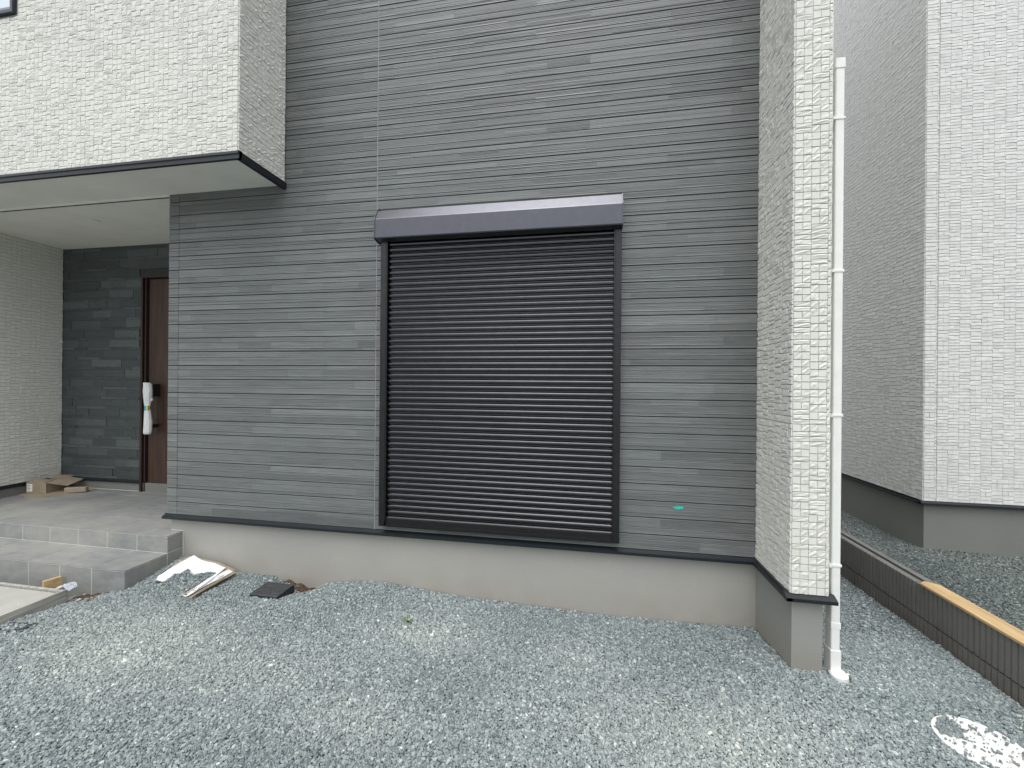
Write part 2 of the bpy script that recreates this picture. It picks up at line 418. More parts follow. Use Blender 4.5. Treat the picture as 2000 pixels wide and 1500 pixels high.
def mosaic(width, height_, r, pw=.30):
    """small squares and wide halves stacked in pairs of columns: list of (u, v, w, h, variant)"""
    out = []; u = 0.0; P = .0405
    while u < width-1e-4:
        full = width-u > 2*P
        w2 = 2*P if full else width-u
        v = 0.0
        while v < height_-1e-4:
            top = min(v+.455, height_)
            items = []; z = v
            while z < top-.012:
                if r.random() < pw: items.append((.0265, 1)); z += .0265
                else: items.append((.0405, 2)); z += .0405
            s = (top-v)/sum(i[0] for i in items); z = v
            for h, kd in items:
                h *= s
                if kd == 1 or w2 < .05:
                    out.append((u, z, w2, h, r.randrange(NS)))
                else:
                    if r.random() < .5:
                        for q in (0, 1): out.append((u+q*w2/2, z, w2/2, h, NS if r.random() < .30 else r.randrange(NS)))
                    else:
                        q = r.random() < .5
                        out.append((u, z, w2/2, h, NS if q else r.randrange(NS)))
                        out.append((u+w2/2, z, w2/2, h, r.randrange(NS) if q else (NS if r.random() < .4 else r.randrange(NS))))
                z += h
            v = top
        u += w2
    return out
def longs(width, height_, r):
    out = []; v = 0.0
    while v < height_-1e-4:
        h = min(r.choice((.030, .0385, .0385, .045)), height_-v); u = -r.uniform(0, .1)
        while u < width:
            w = r.choice((.06, .09, .13, .17, .22)); a, b = max(u, 0), min(u+w, width)
            if b-a > .01: out.append((a, v, b-a, h, r.randrange(NS)))
            u += w
        v += h
    return out
GAP = .0011
def frame_mat(o, ud, nd, it, gu=1.0):
    u, v, w, h, _ = it
    o = Vector(o)+Vector(ud)*(u+GAP*.6*gu)+Vector((0, 0, 1))*(v+GAP*1.5)
    return Matrix(((ud[0]*(w-1.2*GAP*gu), 0, nd[0], o.x), (ud[1]*(w-1.2*GAP*gu), 0, nd[1], o.y), (0, (h-3*GAP), 0, o.z), (0, 0, 0, 1)))
class Batch:
    def __init__(s): s.v = []; s.q = []; s.n = 0
    def put(s, items, o, ud, nd, variants, gu=1.0):
        flip = np.cross(np.array(ud, float), np.array((0, 0, 1.0))) @ np.array(nd, float) < 0
        for it in items:
            m = np.array(frame_mat(o, ud, nd, it, gu)); V, Q = variants[it[4]]
            s.v.append(V @ m[:3, :3].T+m[:3, 3]); s.q.append((Q[:, ::-1] if flip else Q)+s.n); s.n += len(V)
    def mesh(s, name): return quads(name, np.concatenate(s.v), np.concatenate(s.q))

# ================================================================== HOUSE
house = thing('house', 'new house with dark grooved siding, white stone-pattern bay and pillar and a closed shutter', 'house', (-1.2, .5, 0))
YF, XL, XR, ZB = 0.0, -3.43, 1.109, .443
# --- foundation
(MB().box(-3.405, 1.135, .020, 3.0, -.3, .425).build('foundation', M['foundation'], house))
MB().box(1.120, 1.270, -.437, 3.0, -.3, .425).build('foundation', M['foundation3'], house)
MB().box(-6.2, -3.405, .952, 3.0, -.3, .40).build('foundation', M['foundation2'], house)
MB().box(-6.4, -6.050, -.30, 3.0, -.3, .40).build('foundation', M['foundation2'], house)
# --- drip edges
def drip_x(x0, x1, y, z, out=.030):
    prof = [(y+.02, z+.004), (y+.004, z+.003), (y-out+.006, z-.012), (y-out, z-.015), (y-out, z-.033), (y-out+.004, z-.035), (y+.02, z-.030)]
    return MB().prism_x(prof, x0, x1)
fl = drip_x(-3.445, 1.108, YF, ZB)
fl.box(1.081, 1.1085, -.474, -.031, .411, .428); fl.build('drip_edge', M['flashing'], house)
fp = drip_x(1.079, 1.325, -.444, ZB); fp.box(1.285, 1.325, -.46, 3.0, .411, .434)
fp.build('drip_edge', M['flashing'], house)
drip_x(-6.05, -4.928, .945, .428, .014).build('drip_edge', M['flashing'], house)
MB().box(-6.06, -6.030, -.32, .928, .392, .428).build('drip_edge', M['flashing'], house)

# --- facade siding
facade = MB().box(XL, XR+.1, .009, .3, ZB+.002, 6.2).build('facade_wall', M['siding_back'], house)
ROW = .11375; Z0 = .54806
SPLITS = [(.60,), (.29, .80), (.41, .62), (.33, .83)]
def plank_mesh(x0, x1, z0, z1, split, rnd, name='plank'):
    """one row between two main grooves: strips split by fine grooves, blocks of uneven length, ribs a millimetre deep"""
    mb = MB(); g = .0033
    zt, zb = z1-g, z0+g
    cuts = [zt-(zt-zb)*s for s in split]
    bounds = [zt]+cuts+[zb]
    prof_main = []
    for s in range(len(bounds)-1):
        a, b = bounds[s], bounds[s+1]
        if s > 0: a -= .0015
        if s < len(bounds)-2: b += .0015
        x = x0
        ph = rnd.uniform(0, .5)
        while x < x1-1e-4:
            L = rnd.choice((.30, .455, .455, .61, .76, .91))-ph; ph = 0
            xe = min(x+max(L, .12), x1)
            if x1-xe < .10: xe = x1
            tone = min(1, max(0, rnd.gauss(.5, .17)))
            ribs = True; rd = rnd.choice((.0006, .0009, .0013, .0016)); pitch = rnd.choice((.0055, .0062, .0075))
            base = -rnd.uniform(0, .0009)
            prof = [(.009, a), (base+.0015, a), (base, a-.0015)]
            z = a-.0015
            if ribs:
                while z > b+.012:
                    z2 = z-pitch*rnd.choice((1, 1, 1, 1.5, 2)); dd = base+rnd.uniform(-.0003, .0005)
                    if z2 < b+.004: break
                    prof += [(dd, z-.0006), (dd, z2), (base+rd, z2-.0004), (base+rd, z2-.0018)]; z = z2-.0020
            prof += [(base, min(z-.0005, b+.003)), (base, b+.0015), (base+.0015, b), (.009, b)]
            mb.sheet_x(prof, x, xe, tone)
            x = xe
    for c in cuts: mb.sheet_x([(.0042, c+.0018), (.0042, c-.0018)], x0, x1, .10)
    return mb.mesh(name, fix=False)
rr = random.Random(3)
SEGS = [(XL, -3.333), (-3.329, -1.556), (-1.548, XR)]
for j in range(-1, 41):
    z0 = Z0+j*ROW if j >= 0 else ZB; z1 = Z0+(j+1)*ROW
    sp = SPLITS[j % 4] if j >= 0 else (.30,)
    for si, (xa, xb) in enumerate(SEGS):
        if j > 24 and si == 0: continue      # hidden behind the bay
        rs = random.Random((j % 4)*31+si*7+(j//8)*101)
        me = plank_mesh(xa, xb, z0, z1, sp, rs)
        link('plank', me, M['siding'], facade)
MB().box(-1.5545, -1.5495, -.0002, .008, ZB, 5.2).build('sealant_strip', M['sealant'], facade)
MB().box(-3.3325, -3.3295, .0002, .008, ZB, 3.11).build('sealant_strip', M['siding_back'], facade)
# porch side of the projecting room
MB().box(XL-.001, XL+.05, .010, .99, ZB-.02, 3.12).build('porch_side_wall', M['siding'], house)

# --- white pillar (the end wall that sticks forward)
YP = -.444; PX0, PX1 = 1.1125, 1.2905
pillar = MB().box(PX0, PX1, YP, 3.0, ZB+.002, 6.2).build('pillar_wall', M['tile_joint'], house)
r1 = random.Random(11)
front = mosaic(PX1-PX0, 4.3, r1)
ret = mosaic(.444, 4.3, r1)
side = mosaic(.9, 4.3, r1)
# the 300 tiles of the pillar front that show largest are pieces of their own
camv = Vector((0, -2.86, 1.555))
def score(it): return (Vector((PX0+it[0], YP, ZB+it[1]))-camv).length/(it[2]*it[3])**.25
order = sorted(range(len(front)), key=lambda i: (Vector((PX0+front[i][0], YP, ZB+front[i][1]))-camv).length)
own = set(order[:300])
meshes = {}
def variant_mesh(v):
    if v not in meshes:
        V, Q = VAR_HI[v]; me = quads('tile', V, Q); me.materials.append(M['tile']); meshes[v] = me
    return meshes[v]
for i in own:
    it = front[i]
    link('tile', variant_mesh(it[4]), None, pillar, frame_mat((PX0, YP, ZB), (1, 0, 0), (0, -1, 0), it))
bt = Batch()
bt.put([front[i] for i in range(len(front)) if i not in own], (PX0, YP, ZB), (1, 0, 0), (0, -1, 0), VAR_HI)
bt.put(ret, (PX0, 0, ZB), (0, -1, 0), (-1, 0, 0), VAR_HI, .6)
bt.put(side, (PX1, YP, ZB), (0, 1, 0), (1, 0, 0), VAR_LO)

# --- bay over the porch
BX0, BX1, BY, BZ = -6.6, -2.343, -.445, 3.125
WX0, WX1, WZ0 = -5.60, -4.309, 4.362
bay = MB().box(BX0, BX1, BY, -.006, BZ, WZ0-.0).box(WX1, BX1, BY, -.006, WZ0, 6.2).box(BX0, WX0, BY, -.006, WZ0, 6.2).build('bay_wall', M['tile_joint'], house)
r2 = random.Random(5)
bayf = [it for it in mosaic(3.2, 2.35, r2) if not (BX1-it[0]-it[2] < WX1+.002 and BX1-it[0] > WX0 and BZ+it[1]+it[3] > WZ0-.002)]
bt.put(bayf, (BX1, BY, BZ), (-1, 0, 0), (0, -1, 0), VAR_HI)
bt.put(mosaic(.437, 2.0, r2), (BX1, BY, BZ), (0, 1, 0), (1, 0, 0), VAR_HI)
# --- white porch wall on the far left
porchw = MB().box(-6.4, -6.047, -.32, .94, .42, 3.10).build('porch_wall', M['tile_joint'], house)
bt.put(mosaic(1.25, 2.66, r2), (-6.047, -.31, .43), (0, 1, 0), (1, 0, 0), VAR_LO, .5)
tl = link('tile_cladding', bt.mesh('tile_cladding'), M['tile'], house); tl['kind'] = 'stuff'
# bay drip edge, soffit
prof = [(BY-.002, 3.135), (BY-.016, 3.130), (BY-.018, 3.112), (BY-.010, 3.108), (BY-.010, 3.080), (BY+.012, 3.080), (BY+.012, 3.10), (BY+.02, 3.135)]
ed = MB().prism_x(prof, BX0, BX1+.018)
ed.prism_z([(BX1-.012, BY), (BX1+.018, BY-.004), (BX1+.018, -.004), (BX1-.012, -.004)], 3.080, 3.131)
ed.build('drip_edge', M['flashing'], house)
soffit = MB().box(BX0, BX1-.013, BY+.013, -.004, 3.1135, 3.124).box(BX0, XL+.001, -.004, 1.2, 3.0935, 3.13).build('soffit', M['soffit'], house)
MB().box(BX0, XL, -.0055, -.0045, 3.086, 3.0955).build('soffit_joint', M['siding_back'], soffit)
def disc(mb, cx, cy, z0, z1, r, n=28, r2=None):
    a = [2*math.pi*i/n for i in range(n)]
    lo = [(cx+r*math.cos(t), cy+r*math.sin(t), z0) for t in a]; hi = [(cx+(r2 or r)*math.cos(t), cy+(r2 or r)*math.sin(t), z1) for t in a]
    mb.add(lo+hi, [(i, (i+1) % n, n+(i+1) % n, n+i) for i in range(n)]+[tuple(range(n-1, -1, -1)), tuple(range(n, 2*n))]); return mb
dl = disc(MB(), -4.655, .285, 3.0885, 3.0930, .056).build('downlight', M['soffit'], soffit)
disc(MB(), -4.655, .285, 3.0850, 3.0880, .040).build('downlight_lens', M['label'], soffit)
disc(MB(), -4.81, .235, 3.0895, 3.0930, .024).build('soffit_sensor', M['soffit'], soffit)
# --- window high on the bay
win = MB()
for b in ((WX0, WX1, BY-.028, BY+.05, WZ0, WZ0+.022), (WX1-.020, WX1, BY-.028, BY+.05, WZ0+.022, 5.6), (WX0, WX0+.020, BY-.028, BY+.05, WZ0+.022, 5.6)): win.box(*b)
win = win.build('window', M['window_frame'], house)
s = MB()
for b in ((WX0+.021, WX1-.021, BY-.008, BY+.04, WZ0+.023, WZ0+.062), (WX1-.060, WX1-.021, BY-.008, BY+.04, WZ0+.063, 5.6)): s.box(*b)
s.build('sash', M['window_sash'], win)
MB().box(WX0+.03, WX1-.061, BY+.008, BY+.016, WZ0+.063, 5.6).build('pane', M['glass'], win)

# --- entry wall
YE = .945
entry = MB().box(-6.2, -4.928, YE+.006, 1.3, .43, 3.12).box(-4.928, -3.3, YE+.006, 1.3, 2.749, 3.12).build('entry_wall', M['siding_back'], house)
re_ = random.Random(21); z = .430
rows = []
while z < 3.09:
    rows.append((z, min(z+.0285, 3.092))); z += .0285
    if z < 3.09: rows.append((z, min(z+.0853, 3.092))); z += .0853
for (z0, z1) in rows:
    for (xa, xb) in ((-6.045, -4.930),) if z0 < 2.749 else ((-6.045, -4.2),):
        x = xa-re_.uniform(0, .25)
        while x < xb:
            L = re_.choice((.18, .26, .34, .42)); a, b = max(x, xa), min(x+L, xb); x += L
            if b-a < .03: continue
            d = re_.uniform(-.0035, .0035)
            link('brick', MB().box(a+.0004, b-.0004, YE+d, YE+.012, z0+.0009, z1-.0009, bev=.0007).mesh('brick'), M['stone'], entry)
# --- front door
DX0, DX1, DZ0, DZ1 = -4.926, -3.98, .303, 2.746
fr = MB()
fr.box(DX0, DX0+.028, YE-.012, 1.10, DZ0, DZ1).box(DX0+.028, DX0+.040, YE+.022, 1.10, DZ0, DZ1-.030).box(DX0+.040, DX0+.056, YE+.004, 1.10, DZ0, DZ1-.030).box(DX0+.028, DX1, YE-.012, 1.10, DZ1-.030, DZ1)
door = MB().box(DX0+.066, DX1, YE+.028, YE+.07, DZ0+.03, DZ1-.036, bev=.003).build('front_door', M['wood_door'], house)
fr.build('door_frame', M['door_frame'], door)
MB().box(DX0+.058, DX1, YE+.012, 1.1, DZ0, DZ0+.022).build('door_sill', M['concrete'], door)
hb = MB().box(-4.760, -4.705, YE-.05, YE+.027, 1.38, 1.52, bev=.006).box(-4.760, -4.725, YE-.05, YE+.027, 1.03, 1.07, bev=.006)
hb.build('handle_mount', M['black'], door)
def wrap(zs, xs_, half, dep, parent, name, mat):
    vs_, fs = [], []
    n = 10
    for z_, xc, hw, dd in zip(zs, xs_, half, dep):
        for i in range(n):
            a = 2*math.pi*i/n
            vs_.append((xc+hw*math.cos(a)*(1+.06*math.sin(9*z_*40+i*2)), YE-.065+dd*math.sin(a), z_))
    m = len(zs)
    for j in range(m-1):
        for i in range(n): fs.append((j*n+i, j*n+(i+1) % n, (j+1)*n+(i+1) % n, (j+1)*n+i))
    fs += [tuple(range(n-1, -1, -1)), tuple(range((m-1)*n, m*n))]
    return MB().add(vs_, fs).build(name, mat, parent)
wrap([.965, .985, 1.10, 1.18, 1.245, 1.26, 1.30, 1.36, 1.44, 1.515, 1.535], [-4.757, -4.748, -4.742, -4.747, -4.752, -4.752, -4.752, -4.75, -4.748, -4.753, -4.770],
     [.040, .046, .046, .040, .033, .032, .037, .048, .053, .050, .042], [.018, .03, .034, .028, .020, .020, .024, .032, .036, .030, .02], door, 'handle_wrap', M['foam'])
wrap([1.228, 1.278], [-4.752, -4.752], [.0335, .0335], [.0235, .0235], door, 'handle_tape', M['tape_blue'])
MB().box(-4.733, -4.7165, YE-.092, YE-.068, 1.2278, 1.2782).build('handle_tape', M['tape_yellow'], door)
MB().add([(-4.745, YE-.075, 1.30), (-4.690, YE-.06, 1.345), (-4.700, YE-.06, 1.365), (-4.745, YE-.075, 1.31), (-4.745, YE-.05, 1.305)], [(0, 1, 2, 3), (0, 4, 1), (4, 3, 2, 1)]).build('wrap_flap', M['foam'], door)

# --- roller shutter
SX0, SX1 = -1.486, .247
shutter = MB().box(SX0+.02, SX1-.02, -.004, .004, .50, 2.80).build('roller_shutter', M['alu'], house)
hp = [(-.002, 2.828), (-.068, 2.828), (-.1070, 2.756), (-.110, 2.748), (-.110, 2.618), (-.106, 2.611), (-.062, 2.598), (-.045, 2.600), (-.045, 2.640), (-.004, 2.640)]
hood = MB().prism_x(hp, -1.508, .243).build('shutter_box', M['hood'], shutter)
for xa, xb in ((-1.515, -1.5085), (.2435, .250)):
    e = [(-.002, 2.856), (-.040, 2.856), (-.071, 2.832), (-.110, 2.762), (-.114, 2.750), (-.114, 2.616), (-.109, 2.607), (-.062, 2.594), (-.002, 2.594)]
    MB().prism_x(e, xa, xb).build('box_end_cap', M['hood'], hood)
MB().box(-1.508, .243, -.0300, -.003, 2.829, 2.853).build('box_top_seal', M['black'], hood)
for xa, xb, inn in ((SX0, SX0+.044, 1), (SX1-.041, SX1, 0)):
    mb = MB().box(xa, xb, -.062, -.004, .494, 2.597, bev=.0015)
    if inn: mb.box(xb, xb+.008, -.058, -.048, .53, 2.597).box(xb, xb+.008, -.016, -.006, .53, 2.597)
    else: mb.box(xa-.008, xa, -.058, -.048, .53, 2.597).box(xa-.008, xa, -.016, -.006, .53, 2.597)
    mb.build('guide_rail', M['alu'], shutter)
SP = .0425
sp_ = [(-.0220, .0425), (-.0225, .0416), (-.0275, .0408), (-.0305, .0390), (-.0332, .0362), (-.0355, .0330), (-.0368, .0305), (-.0378, .0250), (-.0375, .0175), (-.0368, .0145), (-.0350, .0125), (-.0270, .0112),
       (-.0245, .0105), (-.0245, .0085), (-.0262, .0075), (-.0300, .0068), (-.0305, .0050), (-.0290, .0042), (-.0220, .0035), (-.0220, .0)]
sm = MB().sheet_x(sp_, SX0+.036, SX1-.034).mesh('slat', fix=False); sm.materials.append(M['slat'])
zz = .5660; ns = 0
while zz < 2.60:
    o = link('slat', sm, None, shutter); o.location = (0, 0, zz); o.rotation_euler = (0, 0, 0)
    o.location.y = random.uniform(-.0004, .0004)
    zz += SP
bb = [(-.020, .5655), (-.032, .5655), (-.040, .562), (-.045, .556), (-.0465, .548), (-.0465, .518), (-.044, .5155), (-.047, .5135), (-.047, .492), (-.044, .488), (-.020, .488)]
bb_ = MB().prism_x(bb, SX0+.046, SX1-.043).build('bottom_bar', M['alu'], shutter)

# --- downpipe beside the pillar
PXa, PXb, PYa, PYb = 1.331, 1.374, -.402, -.345
dp = MB().box(PXa, PXb, PYa, PYb, -.02, 3.275, bev=.004).build('downpipe', M['pvc'], house)
MB().box(PXa-.0035, PXb+.0035, PYa-.0035, PYb+.0035, 3.272, 3.330, bev=.004).build('pipe_cap', M['pvc'], dp)
MB().box(PXa-.0022, PXb+.0025, PYa-.0022, PYb+.002, .250, .284, bev=.001).build('collar', M['pvc'], dp)
MB().box(PXa-.0035, PXb+.0045, PYa-.0035, PYb+.003, -.02, .135, bev=.0015).build('collar', M['pvc'], dp)
for zc in (3.004, 2.181, 1.402, .592):
    b = MB().box(PXa-.004, PXb+.004, PYa-.004, PYb+.003, zc-.007, zc+.007, bev=.0015)
    b.box(PXa-.010, PXa-.004, PYa-.008, PYa+.02, zc-.010, zc+.006, bev=.002).box(1.299, PXa-.008, PYa+.002, PYa+.012, zc-.006, zc+.010, bev=.002)
    disc(b, PXa-.012, PYa-.006, zc-.009, zc+.007, .006, 10)
    b.build('bracket', M['pvc'], dp)
pb = MB(); disc(pb, 1.362, -.413, -.02, .018, .045, 30, .043); disc(pb, 1.360, -.410, .018, .028, .042, 30, .034); pb.build('pipe_base', M['pvc'], dp)

# ================================================================== PORCH
PC = -3.290; PF = -.109; PT = .303; LT = .164; LF = -.420
porch = thing('porch', 'two-step porch clad in grey slate-look tiles with pale grout, below the bay', 'porch', (-4.6, .2, 0))
MB().box(-6.045, PC-.0025, PF+.0028, .018, -.3, PT-.0022).box(-6.045, -3.407, .018, .951, -.3, PT-.0022).box(-6.3, PC-.0025, LF+.0028, PF+.0028, -.3, LT-.0022).build('porch_core', M['grout'], porch)
G = .0022
def ptile(x0, x1, y0, y1, z0, z1):
    link('tile', MB().box(x0, x1, y0, y1, z0, z1, bev=.0009).mesh('tile'), M['porch_tile'], porch)
T = .3012
for iy in range(4):
    ya, yb = PF+iy*T, min(PF+(iy+1)*T, .945)
    for ix in range(10):
        xb = PC-ix*T; xa = max(xb-T, -6.043)
        if xb < -6.03: break
        if iy == 0 and ix == 0:
            ptile(xa+G, xb, ya, .017, PT-.0085, PT); ptile(xa+G, -3.41, .0172, yb-G, PT-.0085, PT); continue
        xe = min(xb, -3.41)
        ptile(xa+G, xe-G, (ya if iy == 0 else ya+G), yb-G, PT-.0085, PT)
for ix in range(10):
    xb = PC-ix*T; xa = max(xb-T, -6.3)
    if xb < -6.25: break
    e = .0 if ix == 0 else G
    ptile(xa+G, xb-e-(.002 if ix == 0 else 0), PF+.0016, PF+.0095, LT+.001, PT-.0115)
    ptile(xa+G, xb-e, LF, PF-.001, LT-.0085, LT)
    ptile(xa+G, xb-e-(.002 if ix == 0 else 0), LF+.0016, LF+.0095, -.15, LT-.0115)
ptile(PC-.0090, PC-.0016, PF+.0035, .016, LT+.0015, PT-.0115)
ptile(PC-.0090, PC-.0016, PF+.0035, .016, -.15, LT-.0015)
ptile(PC-.0090, PC-.0016, LF+.0035, PF-.0005, -.15, LT-.0115)
MB().box(-3.286, -3.2825, .014, .0195, -.05, PT-.004).build('grout_line', M['grout'], porch)
MB().box(-3.41, -3.284, .0175, .0195, PT-.002, PT+.003).build('grout_line', M['grout'], porch)
MB().box(-6.04, -4.93, .9455, .9505, PT, PT+.004).build('grout_line', M['grout'], porch)

# --- cardboard left on the porch
s_ = MB(); poly = [(-6.035, .56), (-5.87, .515), (-5.66, .545), (-5.47, .86), (-5.50, .925), (-5.75, .935), (-6.03, .93)]
s_.prism_z(poly, .3045, .3095)
sh = s_.build('cardboard_sheet', M['cardboard']); tag(sh, 'flattened brown cardboard sheet lying on the porch floor under the open box', 'cardboard sheet')
box = thing('cardboard_box', 'small open brown cardboard box with a white label, in the porch corner', 'box', (-5.84, .76, .31))
RZ = Matrix.Translation((-5.80, .655, .3105)) @ Matrix.Rotation(math.radians(14), 4, 'Z')
bx = MB(); w_, d_, h_ = .20, .22, .115
for b in ((-w_, 0, 0, .004, 0, h_), (-w_, 0, d_-.004, d_, 0, h_), (-w_, -w_+.004, .004, d_-.004, 0, h_), (-.004, 0, .004, d_-.004, 0, h_), (-w_+.004, -.004, .004, d_-.004, 0, .004)): bx.box(*b, mat=RZ)
bx.build('box_body', M['cardboard'], box)
def flap(pts, name='flap', mat=M['cardboard'], th=.004):
    P_ = [RZ @ Vector(p) for p in pts]; n_ = (P_[1]-P_[0]).cross(P_[2]-P_[0]).normalized()*th
    vs_ = P_+[p+n_ for p in P_]; m = len(P_)
    MB().add(vs_, [tuple(range(m)), tuple(range(2*m-1, m-1, -1))]+[(i, (i+1) % m, m+(i+1) % m, m+i) for i in range(m)]).build(name, mat, box)
flap([(0, 0, h_), (0, d_, h_+.02), (.16, d_+.03, h_-.012), (.17, .055, h_-.045)])
flap([(-w_, 0, h_+.001), (-.01, 0, h_+.001), (-.02, .10, h_+.004), (-w_+.02, .10, h_+.030)])
flap([(-w_, d_, h_), (0, d_, h_), (.02, d_+.09, h_+.01), (-w_+.02, d_+.08, h_+.02)])
MB().box(-w_+.008, -w_+.062, -.0012, -.0004, .022, h_-.012, mat=RZ).build('shipping_label', M['label'], box)
ik = MB()
for i, (a, b) in enumerate(((.012, .040), (.012, .046), (.012, .036), (.012, .044))): ik.box(-w_+a, -w_+b, -.0020, -.0014, .036+i*.017, .041+i*.017, mat=RZ)
ik.build('label_print', M['ink'], box)
# cardboard tube lying by the box
RT = Matrix.Translation((-5.63, .70, .3105)) @ Matrix.Rotation(math.radians(24), 4, 'Z')
pk = MB().box(0, .20, 0, .05, 0, .055, mat=RT, bev=.006).build('cardboard_pack', M['cardboard']); tag(pk, 'narrow brown cardboard pack beside the open box, under its flap', 'pack')

# ================================================================== NEIGHBOURING HOUSE
NX, NY, NG, NZB = 2.962, 1.294, .12, .558
nh = thing('neighbour_house', 'pale neighbouring house with white split-stone siding, across the ribbed block wall', 'house', (5, 4, NG))
MB().box(NX+.022, 8, NY+.022, 12, -.3, NZB-.03).build('foundation', M['foundation2'], nh)
nd = drip_x(NX-.022, 8.02, NY, NZB, .022)
nd.box(NX-.022, NX+.02, NY-.0, 12, NZB-.034, NZB-.010); nd.build('drip_edge', M['flashing'], nh)
nw = MB().box(NX+.002, 8, NY+.002, 12, NZB, 7.2).build('wall', M['tile_joint'], nh)
b2 = Batch(); r3 = random.Random(77)
fr_items = mosaic(3.0, 4.9, r3, .65)
fr_items = [it for it in fr_items]
b2.put([it for it in fr_items], (NX+.100, NY+.002, NZB), (1, 0, 0), (0, -1, 0), VAR_LO, .25)
b2.put(mosaic(.092, 4.6, r3, .6), (NX+.002, NY+.002, NZB), (1, 0, 0), (0, -1, 0), VAR_LO, .3)
b2.put(mosaic(6.5, 6.2, r3), (NX+.002, NY+.002, NZB), (0, 1, 0), (-1, 0, 0), VAR_LO)
o = link('tile_cladding', b2.mesh('tile_cladding'), M['ntile'], nh); o['kind'] = 'stuff'
MB().box(NX+.0945, NX+.0995, NY-.001, NY+.002, NZB, 5.1).build('sealant_strip', M['sealant2'], nh)

# ================================================================== RIBBED BLOCK WALL
bw = thing('block_wall', 'low wall of dark ribbed concrete blocks between the two plots', 'wall', (2.2, 0, 0))
KX = 2.140
def block_mesh(z0, z1, top):
    mb = MB(); n = 12; L = .396; p = L/n; pr = [(0, .118)]
    pr = []
    for i in range(n):
        a = i*p
        pr += [(a+.0026, .0090), (a+.0058, 0), (a+p-.0062, 0), (a+p-.0030, .0090)]
    poly = [(KX+x, y) for y, x in pr]+[(KX+.118, L), (KX+.118, 0)]
    if not top: mb.prism_z(poly, z0, z1)
    else:
        mb.prism_z(poly, z0, z1-.035)
        lip = [(KX+x, y) for y, x in pr]+[(KX+.044, L-.001), (KX+.044, .001)]
        mb.prism_z(lip, z1-.035, z1)
        mb.prism_z([(KX+.076, 0), (KX+.118, 0), (KX+.118, L), (KX+.076, L)], z1-.035, z1)
    return mb.mesh('block')
mt, mu = block_mesh(.089, .292, True), block_mesh(-.16, .079, False)
mt.materials.append(M['kerb']); mu.materials.append(M['kerb'])
MB().box(KX+.016, KX+.102, -2.6, 7.0, -.16, .10).build('mortar', M['kerb'], bw)
for i in range(24):
    for me, off in ((mt, 0), (mu, .2)):
        o = link('block', me, None, bw); o.matrix_parent_inverse = Matrix.Identity(4)
        o.location = (0-bw.location.x+random.uniform(-.001, .001), -2.6+i*.4+off, 0)
# timber on top of the wall
tp = MB(); tp.prism_z([(KX-.006, -2.2), (KX+.100, -2.2), (KX+.100, .145), (KX+.040, .185), (KX-.006, .150)], .293, .306)
tp.build('top', M['pine']).name = 'timber_board'
tag(bpy.data.objects['timber_board'], 'long yellow timber board lying on top of the ribbed block wall', 'board')

# ================================================================== CONCRETE SLAB + FORMWORK
cs = MB().box(-7.0, -3.672, -3.2, -.562, -.15, .036, bev=.002).build('concrete_slab', M['concrete'])
tag(cs, 'freshly cast grey concrete slab in front of the porch steps', 'slab')
fb = MB().box(-3.660, -3.640, -3.2, -.532, -.12, .050, bev=.0015).build('form_board', M['form'])
tag(fb, 'pale cement-stained form board along the gravel side of the concrete slab', 'board', 'form boards round the slab')
fb2 = MB().box(-7.0, -3.662, -.550, -.530, -.12, .046, bev=.0015).build('form_board', M['form'])
tag(fb2, 'pale cement-stained form board between the concrete slab and the lower porch step', 'board', 'form boards round the slab')
RS = Matrix.Translation((-3.868, -.520, -.06)) @ Matrix.Rotation(math.radians(-18), 4, 'Z')
st_ = MB().box(-.012, .012, -.008, .085, 0, .146, bev=.0012, mat=RS).build('wood_peg', M['pine'])
tag(st_, 'short yellow wooden peg wedged between form board and lower porch step', 'peg')
# crumpled clear plastic at the corner of the form
r4 = random.Random(4); vs_, fs = [], []
for j in range(6):
    for i in range(7):
        vs_.append((-3.73+i*.022, -.545+j*.013+r4.uniform(-.006, .006), .052+r4.uniform(0, .028)*math.sin(math.pi*i/6)+.010*math.sin(math.pi*j/5)))
for j in range(5):
    for i in range(6): a = j*7+i; fs.append((a, a+1, a+8, a+7))
pl = MB().add(vs_, fs).build('plastic_film', M['plastic'], fix=False); tag(pl, 'scrap of crumpled clear plastic on the corner of the form boards', 'plastic scrap')

# ================================================================== SMALL THINGS ON THE GRAVEL
# drain cover
dc = thing('drain_cover', 'square black plastic drain cover with raised dots, against the house foundation', 'drain cover', (-2.25, -.2, 0))
RD = Matrix.Translation((-2.252, -.205, .024)) @ Matrix.Rotation(math.radians(-1), 4, 'Z') @ Matrix.Rotation(math.radians(2.5), 4, 'X')
MB().box(-.112, .112, -.085, .085, -.012, .002, bev=.002, mat=RD).build('lid', M['drain'], dc)
MB().box(-.116, .116, -.089, .089, -.15, -.013, mat=RD).build('chamber', M['black'], dc)
dots = MB()
for i in range(11):
    for j in range(8):
        if i > 7 and j < 2: continue
        x, y = -.095+i*.019, -.066+j*.019
        dots.box(x-.0055, x+.0055, y-.0035, y+.0035, .002, .0045, mat=RD @ Matrix.Translation((0, 0, 0)))
dt = dots.build('raised_dot', M['drain'], dc); dt['kind'] = 'stuff'
MB().box(.066, .102, -.066, -.054, .0022, .0032, mat=RD).build('finger_slot', M['siding_back'], dc)
